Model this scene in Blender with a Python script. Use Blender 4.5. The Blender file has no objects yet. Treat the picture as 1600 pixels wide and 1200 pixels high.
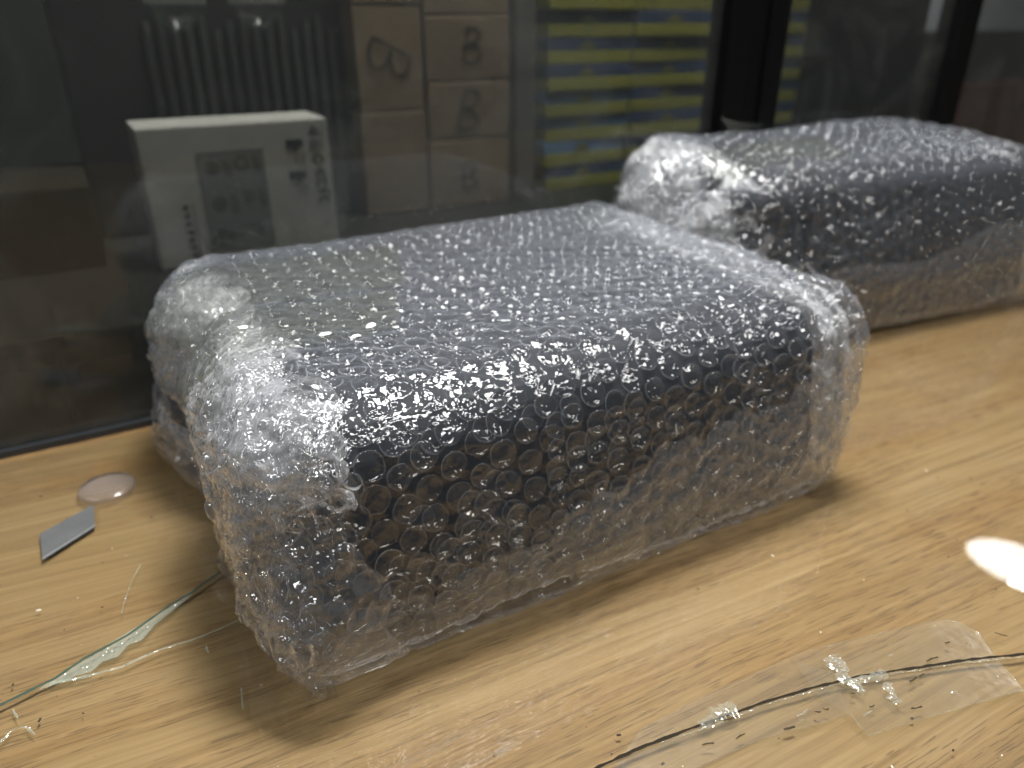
import bpy, math, random
import numpy as np
from mathutils import Matrix, Vector

# ------------------------------------------------------------------ camera, world, lights, exposure
U = 0.24                       # metres: height of the lens above the counter; lengths below are multiples of it
sc = bpy.context.scene
COL = sc.collection
PITCH = 26.1; YAW = -29.6; FPX = 1164.0      # focal length in pixels of the 1600 px wide photograph

cam_d = bpy.data.cameras.new('camera')
cam = bpy.data.objects.new('camera', cam_d); COL.objects.link(cam)
cam.location = (0, 0, U)
cam.rotation_euler = (math.radians(90 - PITCH), 0, math.radians(YAW))
cam_d.sensor_width = 36.0
cam_d.lens = 36.0 * FPX / 1600
cam_d.clip_start = 0.01; cam_d.clip_end = 50
cam_d.dof.use_dof = True
cam_d.dof.focus_distance = 1.17 * U
cam_d.dof.aperture_fstop = cam_d.lens / 3.9
sc.camera = cam

world = bpy.data.worlds.new('World'); sc.world = world; world.use_nodes = True
bg = world.node_tree.nodes['Background']
bg.inputs[0].default_value = (0.80, 0.92, 1.0, 1); bg.inputs[1].default_value = 0.05
world.cycles.sampling_method = 'NONE'

def area_lamp(name, loc, target, size, size_y, power, color, shape='RECTANGLE'):
    d = bpy.data.lights.new(name, 'AREA'); d.shape = shape; d.size = size; d.size_y = size_y
    d.energy = power; d.color = color
    o = bpy.data.objects.new(name, d); COL.objects.link(o); o.location = loc
    o.rotation_euler = (Vector(target) - Vector(loc)).to_track_quat('-Z', 'Y').to_euler()
    return o
area_lamp('ceiling_lamp', (1.55*U, 1.95*U, 5.2*U), (0.75*U, 1.4*U, 0), 0.44, 0.23, 31, (1.0, 0.985, 0.96))
area_lamp('counter_lamp', (-3.4*U, 0.5*U, 5.2*U), (0.3*U, 1.4*U, 0), 0.34, 0.16, 7, (0.97, 0.985, 1.0))
area_lamp('aisle_lamp', (3.2*U, -2.4*U, 7.4*U), (3.2*U, 1.2*U, 0), 1.7, 0.11, 18, (1.0, 0.99, 0.97))
area_lamp('shop_lamp', (8.05*U, 2.74*U, 4.36*U), (1.56*U, 0.6*U, 0), 0.31, 0.105, 4.0, (1, 1, 1), 'ELLIPSE')
area_lamp('wall_fill_light', (7.6*U, 5.25*U, 2.3*U), (7.6*U, 6.0*U, 2.3*U), 0.4, 0.1, 5, (0.95, 0.98, 1.0))  # added fill, no such source known: brightens the pale wall beyond the last mullion

vs = sc.view_settings
vs.view_transform = 'Standard'; vs.look = 'None'; vs.exposure = 0.0; vs.gamma = 1.0; vs.use_curve_mapping = False
cy = sc.cycles
cy.max_bounces = 5; cy.diffuse_bounces = 2; cy.glossy_bounces = 3; cy.transmission_bounces = 2
cy.use_adaptive_sampling = True; cy.adaptive_threshold = 0.04; cy.adaptive_min_samples = 16
cy.use_light_tree = False; cy.transparent_max_bounces = 28; cy.sample_clamp_indirect = 6.0; cy.sample_clamp_direct = 40.0
cy.caustics_reflective = False; cy.caustics_refractive = False
cy.use_denoising = True
try: cy.denoiser = 'OPENIMAGEDENOISE'
except Exception: pass

# ------------------------------------------------------------------ small maths helpers
th = math.radians(PITCH); az = math.radians(90 + YAW)
FW = np.array([math.cos(az), math.sin(az), 0.0]); RT = np.array([math.sin(az), -math.cos(az), 0.0])
def at(u, v, y=None, z=None):
    """a point of the place (in units of U) where a line of sight meets the plane y=... or z=..."""
    xc = (u - 800) / FPX; yc = (600 - v) / FPX
    f = math.cos(th) + yc * math.sin(th); h = -math.sin(th) + yc * math.cos(th)
    d = RT * xc + FW * f; d = np.array([d[0], d[1], h])
    t = (y / d[1]) if y is not None else ((z - 1.0) / d[2])
    return np.array([d[0]*t, d[1]*t, 1 + d[2]*t])

def _hash(i, j, k, seed):
    h = (i.astype(np.int64)*374761393 + j.astype(np.int64)*668265263 + k.astype(np.int64)*2147483647 + seed*144665) & 0xffffffff
    h = ((h ^ (h >> 13)) * 1274126177) & 0xffffffff
    h = ((h ^ (h >> 16)) * 2246822519) & 0xffffffff
    return ((h ^ (h >> 15)) & 0xffffff) / float(0xffffff) * 2 - 1
def vnoise(p, seed=0):
    f = np.floor(p); t = p - f; t = t*t*t*(t*(t*6-15)+10); f = f.astype(np.int64)
    r = 0
    for a in (0, 1):
        for b in (0, 1):
            for c in (0, 1):
                w = (t[..., 0] if a else 1-t[..., 0]) * (t[..., 1] if b else 1-t[..., 1]) * (t[..., 2] if c else 1-t[..., 2])
                r = r + w * _hash(f[..., 0]+a, f[..., 1]+b, f[..., 2]+c, seed)
    return r
def fbm(p, seed=0, oct=3):
    r = 0; a = 1.0
    for o in range(oct):
        r = r + a * vnoise(p * (2.03**o), seed + 17*o); a *= 0.5
    return r
def ridged(p, seed=0, oct=2):
    r = 0; a = 1.0
    for o in range(oct):
        r = r + a * (1 - 2*np.abs(vnoise(p * (2.1**o), seed + 31*o))); a *= 0.5
    return r
def sst(e0, e1, x):
    t = np.clip((x - e0) / (e1 - e0), 0, 1); return t*t*(3-2*t)

# ------------------------------------------------------------------ object helpers
def link(name, me, mat=None, parent=None, smooth=False):
    if mat is not None and not me.materials: me.materials.append(mat)
    o = bpy.data.objects.new(name, me); COL.objects.link(o)
    if parent is not None: o.parent = parent
    if smooth:
        me.polygons.foreach_set('use_smooth', np.ones(len(me.polygons), bool))
    return o
def mesh_np(name, V, F):
    me = bpy.data.meshes.new(name)
    V = np.asarray(V, np.float32); F = np.asarray(F, np.int32)
    me.vertices.add(len(V)); me.vertices.foreach_set('co', (V*U).ravel())
    n = F.shape[1]
    me.loops.add(F.size); me.loops.foreach_set('vertex_index', F.ravel())
    me.polygons.add(len(F)); me.polygons.foreach_set('loop_start', np.arange(len(F), dtype=np.int32)*n)
    me.update(calc_edges=True); me.validate()
    return me
def mesh_py(name, V, F):
    me = bpy.data.meshes.new(name)
    me.from_pydata([tuple(np.asarray(v)*U) for v in V], [], [tuple(f) for f in F]); me.update()
    return me
def grid_faces(n, m, wrap=False):
    i = np.arange(n-1)[:, None]; j = np.arange(m if wrap else m-1)[None, :]; j2 = (j+1) % m
    return np.stack([i*m+j, (i+1)*m+j, (i+1)*m+j2, i*m+j2], -1).reshape(-1, 4)
def tag(o, label=None, cat=None, group=None, kind=None):
    if label: o['label'] = label
    if cat: o['category'] = cat
    if group: o['group'] = group
    if kind: o['kind'] = kind
    return o
def empty(name, loc):
    o = bpy.data.objects.new(name, None); COL.objects.link(o); o.empty_display_size = 0.02
    o.location = Vector(loc) * U
    return o
def box_mesh(name, a, b, bev=0.0, jitter=0.0, seed=0):
    """box from a to b with chamfered edges (real bevel through bmesh)"""
    import bmesh
    bm = bmesh.new()
    bmesh.ops.create_cube(bm, size=1)
    a = np.array(a, float); b = np.array(b, float); rnd = random.Random(seed)
    for v in bm.verts:
        v.co = Vector([(a[i] + (b[i]-a[i])*(v.co[i]+0.5) + rnd.uniform(-jitter, jitter))*U for i in range(3)])
    if bev > 0:
        bmesh.ops.bevel(bm, geom=list(bm.edges), offset=bev*U, segments=(2 if bev < 0.05 else 6), affect='EDGES', profile=0.6)
    me = bpy.data.meshes.new(name); bm.to_mesh(me); bm.free()
    return me
def box(name, a, b, mat, parent=None, bev=0.0, jitter=0.0, seed=0):
    """mesh is centred on its own base so that the object's origin is where it stands"""
    a = np.array(a, float); b = np.array(b, float)
    o = np.array([(a[0]+b[0])/2, (a[1]+b[1])/2, a[2]])
    ob = link(name, box_mesh(name, a-o, b-o, bev, jitter, seed), mat, parent)
    ob.location = Vector(o)*U
    if parent is not None: ob.location = Vector(o)*U - parent.location
    return ob
def ribbon(pts, w, closed=False, wfun=None):
    """flat polyline strip in 2-D -> verts, quads"""
    pts = np.asarray(pts, float); n = len(pts); V = []; F = []
    for i in range(n):
        a = pts[(i-1) % n] if (closed or i) else pts[0]; b = pts[(i+1) % n] if (closed or i < n-1) else pts[-1]
        d = b-a; d = d/(np.linalg.norm(d)+1e-9); nn = np.array([-d[1], d[0]])
        ww = w if wfun is None else w*wfun(i/(n-1))
        V += [pts[i]+nn*ww/2, pts[i]-nn*ww/2]
    for i in range(n if closed else n-1):
        j = (i+1) % n; F.append((2*i, 2*i+1, 2*j+1, 2*j))
    return V, F

# ------------------------------------------------------------------ materials
def nmat(name):
    m = bpy.data.materials.new(name); m.use_nodes = True
    nt = m.node_tree; nt.nodes.clear()
    out = nt.nodes.new('ShaderNodeOutputMaterial')
    return m, nt, out
class N:
    def __init__(s, nt): s.nt = nt
    def new(s, t, **kw):
        n = s.nt.nodes.new(t)
        for k, v in kw.items(): setattr(n, k, v)
        return n
    def l(s, a, b): s.nt.links.new(a, b)
    def math(s, op, a, b=None, clamp=False):
        n = s.new('ShaderNodeMath', operation=op); n.use_clamp = clamp
        for i, x in enumerate((a, b)):
            if x is None: continue
            if isinstance(x, (int, float)): n.inputs[i].default_value = x
            else: s.l(x, n.inputs[i])
        return n.outputs[0]
    def noise(s, vec, scale, detail=3, rough=0.55, dist=0.0):
        n = s.new('ShaderNodeTexNoise'); n.inputs['Scale'].default_value = scale
        n.inputs['Detail'].default_value = detail; n.inputs['Roughness'].default_value = rough
        n.inputs['Distortion'].default_value = dist
        if vec is not None: s.l(vec, n.inputs['Vector'])
        return n.outputs['Fac']
    def mapping(s, scale=(1, 1, 1), rot=(0, 0, 0), loc=(0, 0, 0), coord='Object'):
        tc = s.new('ShaderNodeTexCoord'); mp = s.new('ShaderNodeMapping')
        mp.inputs['Scale'].default_value = scale; mp.inputs['Rotation'].default_value = rot
        mp.inputs['Location'].default_value = loc
        s.l(tc.outputs[coord], mp.inputs['Vector']); return mp.outputs[0]
    def ramp(s, fac, stops):
        n = s.new('ShaderNodeValToRGB'); e = n.color_ramp.elements
        while len(e) < len(stops): e.new(0.5)
        for x, (p, c) in zip(e, stops): x.position = p; x.color = (*c, 1)
        s.l(fac, n.inputs[0]); return n.outputs[0]
    def mixc(s, fac, a, b, mode='MIX'):
        n = s.new('ShaderNodeMix', data_type='RGBA', blend_type=mode)
        for x, i in ((fac, 0), (a, 6), (b, 7)):
            if isinstance(x, (int, float)): n.inputs[i].default_value = x
            elif isinstance(x, tuple): n.inputs[i].default_value = (*x, 1)
            else: s.l(x, n.inputs[i])
        return n.outputs[2]
    def bump(s, h, strength, dist):
        n = s.new('ShaderNodeBump'); n.inputs['Strength'].default_value = strength; n.inputs['Distance'].default_value = dist
        s.l(h, n.inputs['Height']); return n.outputs[0]
    def schlick(s, normal=None, f0=0.04, two=True):
        lw = s.new('ShaderNodeLayerWeight'); lw.inputs['Blend'].default_value = 0.5
        if normal is not None: s.l(normal, lw.inputs['Normal'])
        p = s.math('POWER', lw.outputs['Facing'], 5.0)
        f = s.math('ADD', s.math('MULTIPLY', p, 1-f0), f0)
        if two: f = s.math('DIVIDE', s.math('MULTIPLY', f, 2.0), s.math('ADD', f, 1.0))
        return f, lw.outputs['Facing']

def simple(name, col, rough=0.6, spec=0.4, var=0.0, vscale=40, metal=0.0, bump=0.0):
    m, nt, out = nmat(name); n = N(nt)
    p = n.new('ShaderNodeBsdfPrincipled'); p.inputs['Roughness'].default_value = rough
    p.inputs['Specular IOR Level'].default_value = spec; p.inputs['Metallic'].default_value = metal
    p.inputs['Base Color'].default_value = (*col, 1)
    if var or bump:
        f = n.noise(n.mapping(), vscale, 4, 0.6)
        if var:
            lo = tuple(c*(1-var) for c in col); hi = tuple(min(1, c*(1+var)) for c in col)
            n.l(n.ramp(f, [(0.3, lo), (0.7, hi)]), p.inputs['Base Color'])
        if bump: n.l(n.bump(f, bump, 0.002), p.inputs['Normal'])
    n.l(p.outputs[0], out.inputs[0]); return m

def film(name, tint=(0.985, 0.988, 0.99), haze=0.03, hazemax=0.4, rough=0.07, bump=0.5, bscale=230, hazecol=(0.86, 0.88, 0.92), stretch=(1, 1, 1), f0=0.036, detail=2.0, hpow=1.0):
    """clear polythene: thin film that mirrors by Fresnel, lets light straight through and scatters a little more the longer the path in it"""
    m, nt, out = nmat(name); n = N(nt)
    co = n.mapping(scale=stretch)
    nb = n.bump(n.noise(co, bscale, detail, 0.6), bump, 0.0012) if bump else n.new('ShaderNodeNewGeometry').outputs['Normal']
    F, fac = n.schlick(nb if bump else None, f0)
    geo_f = n.new('ShaderNodeLayerWeight'); geo_f.inputs['Blend'].default_value = 0.5
    cosv = n.math('MAXIMUM', n.math('SUBTRACT', 1.0, geo_f.outputs['Facing']), 0.04)
    hz = n.math('MINIMUM', n.math('DIVIDE', haze, cosv if hpow == 1.0 else n.math('POWER', cosv, hpow)), hazemax)
    tr = n.new('ShaderNodeBsdfTransparent'); tr.inputs[0].default_value = (*tint, 1)
    gl = n.new('ShaderNodeBsdfGlossy'); gl.inputs['Roughness'].default_value = rough; n.l(nb, gl.inputs['Normal'])
    gl.inputs['Color'].default_value = (1, 1, 1, 1)
    di = n.new('ShaderNodeBsdfDiffuse'); di.inputs[0].default_value = (*hazecol, 1); n.l(nb, di.inputs['Normal'])
    tl = n.new('ShaderNodeBsdfTranslucent'); tl.inputs[0].default_value = (*hazecol, 1)
    m1 = n.new('ShaderNodeMixShader'); m1.inputs[0].default_value = 0.45; n.l(di.outputs[0], m1.inputs[1]); n.l(tl.outputs[0], m1.inputs[2])
    m2 = n.new('ShaderNodeMixShader'); n.l(hz, m2.inputs[0]); n.l(tr.outputs[0], m2.inputs[1]); n.l(m1.outputs[0], m2.inputs[2])
    m3 = n.new('ShaderNodeMixShader'); n.l(F, m3.inputs[0]); n.l(m2.outputs[0], m3.inputs[1]); n.l(gl.outputs[0], m3.inputs[2])
    n.l(m3.outputs[0], out.inputs[0]); return m

def glass(name, tint=(0.97, 0.985, 0.975), haze=0.0, smudge=0.0, hazecol=(0.7, 0.76, 0.72), rough=0.0, f0=0.04):
    m, nt, out = nmat(name); n = N(nt)
    F, _ = n.schlick(None, f0, two=False)
    tr = n.new('ShaderNodeBsdfTransparent'); tr.inputs[0].default_value = (*tint, 1)
    gl = n.new('ShaderNodeBsdfGlossy'); gl.inputs['Roughness'].default_value = rough
    di = n.new('ShaderNodeBsdfDiffuse'); di.inputs[0].default_value = (*hazecol, 1)
    co = n.mapping()
    sm = n.noise(co, 9, 5, 0.65, 1.5)
    smr = n.math('MULTIPLY', n.math('SUBTRACT', sm, 0.45, clamp=True), smudge*4)
    sp = n.math('MULTIPLY', n.math('GREATER_THAN', n.noise(co, 420, 1, 0.5), 0.77), smudge*3)
    hz = n.math('ADD', n.math('ADD', smr, sp), haze, clamp=True)
    m2 = n.new('ShaderNodeMixShader'); n.l(hz, m2.inputs[0]); n.l(tr.outputs[0], m2.inputs[1]); n.l(di.outputs[0], m2.inputs[2])
    m3 = n.new('ShaderNodeMixShader'); n.l(F, m3.inputs[0]); n.l(m2.outputs[0], m3.inputs[1]); n.l(gl.outputs[0], m3.inputs[2])
    n.l(m3.outputs[0], out.inputs[0]); return m

def wood_mat():
    m, nt, out = nmat('oak_laminate'); n = N(nt)
    rot = (0, 0, math.radians(3.0))
    w = n.noise(n.mapping((5, 14, 1), rot), 1.0, 3, 0.5)
    tc = n.mapping((1, 1, 1), rot)
    add = n.new('ShaderNodeVectorMath', operation='ADD')
    cx = n.new('ShaderNodeCombineXYZ'); n.l(n.math('MULTIPLY', w, 0.012), cx.inputs['Y']); n.l(tc, add.inputs[0]); n.l(cx.outputs[0], add.inputs[1])
    def stretched(sx, sy, scale, det, rg, dist=0):
        mp = n.new('ShaderNodeMapping'); mp.inputs['Scale'].default_value = (sx, sy, 1); n.l(add.outputs[0], mp.inputs['Vector'])
        return n.noise(mp.outputs[0], scale, det, rg, dist)
    broad = stretched(1.2, 11, 3.0, 3, 0.55)
    grain = stretched(4.0, 190, 1.6, 5, 0.66, 0.1)
    fine = stretched(14, 620, 1.0, 3, 0.6)
    pores = stretched(55, 1250, 1.0, 1, 0.5)
    c1 = n.ramp(grain, [(0.26, (0.20, 0.122, 0.054)), (0.46, (0.305, 0.196, 0.085)), (0.76, (0.40, 0.272, 0.128))])
    c2 = n.mixc(n.math('MULTIPLY', n.math('SUBTRACT', broad, 0.42, clamp=True), 2.6, clamp=True), c1, (0.80, 0.66, 0.52), 'MULTIPLY')
    c3 = n.mixc(0.35, c2, n.ramp(fine, [(0.3, (0.55, 0.5, 0.44)), (0.65, (1, 1, 1))]), 'MULTIPLY')
    pm = n.math('MULTIPLY', n.math('GREATER_THAN', pores, 0.60), n.math('GREATER_THAN', broad, 0.46))
    c4 = n.mixc(n.math('MULTIPLY', pm, 0.55), c3, (0.10, 0.06, 0.03))
    p = n.new('ShaderNodeBsdfPrincipled'); p.inputs['Roughness'].default_value = 0.55; p.inputs['Specular IOR Level'].default_value = 0.2
    n.l(c4, p.inputs['Base Color']); n.l(p.outputs[0], out.inputs[0]); return m

M_WOOD = wood_mat()
M_TABLEGLASS = glass('counter_glass', (0.985, 0.992, 0.985), 0.003, 0.010, f0=0.07)
M_PANE = glass('window_glass', (0.51, 0.515, 0.505), 0.03, 0.05, (0.66, 0.70, 0.67), f0=0.055)
M_FILM = film('wrap_film', haze=0.026, hpow=1.5, bump=0.9, bscale=170, rough=0.03, hazecol=(0.80, 0.86, 0.98))
M_BUB = film('bubble_film', haze=0.006, hpow=1.8, hazemax=0.5, bump=0.0, rough=0.03, detail=0, f0=0.03, hazecol=(0.82, 0.87, 0.97))
M_FROTH = film('crumpled_film', haze=0.22, hazemax=0.75, bump=1.0, bscale=330, rough=0.09, detail=1, hazecol=(0.94, 0.95, 0.97))
M_TAPE = film('clear_tape', tint=(0.965, 0.968, 0.94), haze=0.014, hpow=1.4, bump=0.35, bscale=120, stretch=(0.12, 1, 1), rough=0.05, hazecol=(0.72, 0.76, 0.66), f0=0.05)
M_FROTH2 = film('inner_film', haze=0.12, hpow=1.0, hazemax=0.55, bump=1.0, bscale=200, rough=0.06, detail=1, hazecol=(0.93, 0.92, 0.93), f0=0.02)
M_FOLD = film('outer_fold_film', haze=0.10, hpow=1.2, hazemax=0.6, bump=1.0, bscale=300, rough=0.05, detail=2, hazecol=(0.95, 0.96, 0.98))
M_FILM2 = film('far_wrap_film', haze=0.026, hpow=1.4, bump=1.3, bscale=110, rough=0.035, hazecol=(0.80, 0.86, 0.98))
M_LOWFOLD = film('low_fold_film', haze=0.06, hpow=1.2, hazemax=0.5, bump=0.9, bscale=200, rough=0.04, detail=2, hazecol=(0.94, 0.94, 0.96))
M_RIM = film('weld_rim', haze=0.13, hazemax=0.7, bump=0.0, detail=0, rough=0.05, hazecol=(0.9, 0.92, 0.96))
M_BLACK = simple('black_plastic', (0.012, 0.013, 0.017), 0.6, 0.2)
M_FRAME = simple('black_frame', (0.004, 0.004, 0.0045), 0.6, 0.08)
M_RAIL = simple('dark_rail', (0.03, 0.034, 0.038), 0.35, 0.5)
M_BROWN = simple('brown_board', (0.30, 0.225, 0.19), 0.8, 0.2, 0.1, 30)
M_KRAFT = simple('kraft_card', (0.27, 0.205, 0.135), 0.85, 0.15, 0.10, 25, bump=0.05)
M_INK = simple('marker_ink', (0.03, 0.028, 0.025), 0.6, 0.2)
M_WHITE = simple('white_card', (0.78, 0.77, 0.71), 0.5, 0.3, 0.03, 30)
M_GREYP = simple('grey_print', (0.31, 0.325, 0.315), 0.5, 0.3)
M_DARKP = simple('dark_print', (0.05, 0.055, 0.055), 0.5, 0.3)
M_MIDP = simple('mid_print', (0.11, 0.12, 0.115), 0.5, 0.3)
M_BLUE_SHADED = simple('shaded_blue_card', (0.05, 0.085, 0.18), 0.5, 0.3, 0.1, 30)  # the blue of the lids with shade put into the colour
M_BLUE_LIT = simple('lit_blue_card', (0.13, 0.28, 0.52), 0.5, 0.3, 0.1, 30)  # same blue card without the shade, painted lighter
M_YELLOW = simple('yellow_card', (0.36, 0.36, 0.06), 0.5, 0.3, 0.08, 30)
M_OLIVE = simple('olive_print', (0.20, 0.20, 0.06), 0.5, 0.3)
M_SHELF = simple('dark_shelf', (0.035, 0.036, 0.033), 0.4, 0.4, 0.15, 10)
M_BACK = simple('dark_back_panel', (0.03, 0.035, 0.034), 0.7, 0.2, 0.15, 5)
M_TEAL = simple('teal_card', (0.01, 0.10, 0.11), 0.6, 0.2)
M_STEEL = simple('blade_steel', (0.13, 0.135, 0.135), 0.45, 0.5, 0.12, 60, metal=0.2)
M_WALL = simple('pale_wall', (0.62, 0.64, 0.67), 0.8, 0.2)
M_MAROON = simple('maroon_card', (0.16, 0.06, 0.045), 0.7, 0.2)
M_RUBBER = film('clear_rubber', tint=(0.93, 0.90, 0.88), haze=0.26, hazemax=0.6, bump=0.05, bscale=60, hazecol=(0.46, 0.41, 0.38), rough=0.15)
M_CRACK = film('broken_glass', tint=(0.86, 0.90, 0.85), haze=0.26, hazemax=0.7, bump=1.0, bscale=350, hazecol=(0.78, 0.85, 0.72), rough=0.12, f0=0.08)
M_GREEN = simple('glass_edge_green', (0.05, 0.075, 0.055), 0.3, 0.5)
M_DARKLINE = simple('crack_line', (0.025, 0.02, 0.014), 0.8, 0.05)
M_GLUE = film('dried_glue', tint=(0.86, 0.86, 0.78), haze=0.18, hazemax=0.75, bump=1.0, bscale=200, hazecol=(0.72, 0.72, 0.62), rough=0.15)
M_FLATTAPE = film('table_tape', tint=(0.95, 0.945, 0.91), haze=0.05, hazemax=0.25, bump=0.25, bscale=90, hazecol=(0.72, 0.66, 0.55), rough=0.2)
M_DIRT = simple('dirt', (0.06, 0.045, 0.03), 0.9, 0.1)

# ------------------------------------------------------------------ counter and its glass
WY = 2.075                        # plane of the window
wood = box('counter_top', (-4.0, -2.5, -0.25), (9.0, WY+0.03, -0.0095), M_WOOD); tag(wood, kind='structure')
glass_sheet = empty('glass_sheet', (1.5, 0.5, -0.02))
tag(glass_sheet, 'clear cracked glass sheet laid over the wooden counter', 'glass sheet')
box('pane', (-3.9, -2.4, -0.008), (8.9, WY-0.05, 0.0), M_TABLEGLASS, glass_sheet)

# ------------------------------------------------------------------ bubble wrapped packages
PITCHB = 0.054; CS = PITCHB*0.866; RB = 0.0232
def prof(s, y0, y1, z0, z1, rt, rb):
    """closed rounded rectangle in (y,z), s from the foot of the front face upwards, over the top, down the back, along the bottom"""
    Lf = (z1-z0) - rt - rb; qt = math.pi*rt/2; qb = math.pi*rb/2
    segs = [Lf, qt, (y1-y0)-2*rt, qt, Lf, qb, (y1-y0)-2*rb, qb]; cum = np.concatenate([[0], np.cumsum(segs)])
    s = np.mod(s, cum[-1]); y = np.zeros_like(s); z = np.zeros_like(s)
    def put(k, fy, fz):
        mk = (s >= cum[k]) & (s <= cum[k+1]); t = s[mk]-cum[k]; y[mk] = fy(t); z[mk] = fz(t)
    put(0, lambda t: y0+0*t, lambda t: z0+rb+t)
    put(1, lambda t: y0+rt-rt*np.cos(t/rt), lambda t: z1-rt+rt*np.sin(t/rt))
    put(2, lambda t: y0+rt+t, lambda t: z1+0*t)
    put(3, lambda t: y1-rt+rt*np.sin(t/rt), lambda t: z1-rt+rt*np.cos(t/rt))
    put(4, lambda t: y1+0*t, lambda t: z1-rt-t)
    put(5, lambda t: y1-rb+rb*np.cos(t/rb), lambda t: z0+rb-rb*np.sin(t/rb))
    put(6, lambda t: y1-rb-t, lambda t: z0+0*t)
    put(7, lambda t: y0+rb-rb*np.sin(t/rb), lambda t: z0+rb-rb*np.cos(t/rb))
    return y, z, cum

class Wrap:
    def __init__(w, **k):
        w.__dict__.update(k)
        _, _, w.cum = prof(np.zeros(1), w.y0, w.y1, w.z0, w.z1, w.r, w.rb)
        w.P = w.cum[-1]
        n = round(w.P/PITCHB); w.pb = w.P/n; w.nrow = n       # whole number of bubbles round the tube
    def macro(w, s, a, inset=0.0, seed=0, amp=1.0):
        s = np.asarray(s, float); a = np.asarray(a, float)
        y, z, _ = prof(s.copy(), w.y0, w.y1, w.z0, w.z1, w.r, w.rb)
        x = a.copy(); c = np.zeros_like(a)
        for side, edge, R, cr, wr, Lc in ((-1, w.xl, w.RL, w.crL, w.wrL, w.LcL), (1, w.xr, w.RR, w.crR, w.wrR, w.LcR)):
            q = np.clip(side*(a-edge)/Lc, 0, 1); mk = q > 0
            phi = np.clip(q/wr, 0, 1)*math.pi/2
            cc = np.where(q < wr, cr*(1-np.cos(phi)), cr+(1-cr)*(q-wr)/(1-wr))
            c = np.where(mk, cc, c); x = np.where(mk, edge+side*R*np.sin(phi), x)
        cy_ = np.clip(y, w.y0+w.dy, w.y1-w.dy); 
        y = y + c*(cy_-y); z = z + c*(w.zs-z)
        p = np.stack([x, y, z], -1)
        cen = np.array([(w.xl+w.xr)/2, (w.y0+w.y1)/2, (w.z0+w.z1)/2])
        if inset: # towards the middle, for inner layers
            half = np.array([(w.xr-w.xl)/2+0.1, (w.y1-w.y0)/2, (w.z1-w.z0)/2])
            p = cen + (p-cen)*(1-inset/half)
        p = w.deform(p, seed, amp)
        p[..., 2] = np.maximum(p[..., 2], 0.004+0.002*vnoise(p*30, 5))
        return p
    def frame(w, s, a, **k):
        h = 0.004
        p = w.macro(s, a, **k); ds = w.macro(s+h, a, **k)-w.macro(s-h, a, **k); da = w.macro(s, a+h, **k)-w.macro(s, a-h, **k)
        n = np.cross(da, ds); n /= np.linalg.norm(n, axis=-1, keepdims=True)+1e-9
        cen = np.array([(w.xl+w.xr)/2, (w.y0+w.y1)/2, (w.z0+w.z1)/2])
        # outward at the front face: da x ds = x cross z = -y : outward already
        t = da/(np.linalg.norm(da, axis=-1, keepdims=True)+1e-9)
        return p, n, t
    def lattice_d(w, s, a):
        j0 = np.round(a/CS); best = np.full(np.shape(a), 9.0)
        for dj in (-1, 0, 1):
            j = j0+dj; off = np.where(np.mod(j, 2) == 1, 0.5, 0.0)
            k = np.round(s/w.pb-off)
            d = np.hypot(a-j*CS, s-(k+off)*w.pb); best = np.minimum(best, d)
        return best
    def sheet(w, a0, a1, s0, s1, na, ns, inset=0, seed=0, amp=1.0, bulge=0.0042, lift=0.0, wrk=0.003, edge=None, wrap=False):
        A, S = np.meshgrid(np.linspace(a0, a1, na), np.linspace(s0, s1, ns, endpoint=not wrap), indexing='ij')
        if edge is not None: A, S = edge(A, S)
        p, n, t = w.frame(S, A, inset=inset, seed=seed, amp=amp)
        d = w.lattice_d(S, A)
        b = np.clip(1-(d/(RB*1.12))**2, 0, 1)**0.6
        q = np.stack([A, S, A*0+seed*0.37], -1)
        mi = wrk*(0.75*ridged(q*np.array([26, 34, 1])+0.6*fbm(q*18, 3+seed)[..., None], 11+seed, 2) + 0.55*fbm(q*70, 41+seed, 2))
        p = p + n*((bulge*b - 0.35*bulge + mi + lift)[..., None])
        p[..., 2] = np.maximum(p[..., 2], 0.003)
        return p.reshape(-1, 3), grid_faces(na, ns, wrap)

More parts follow.
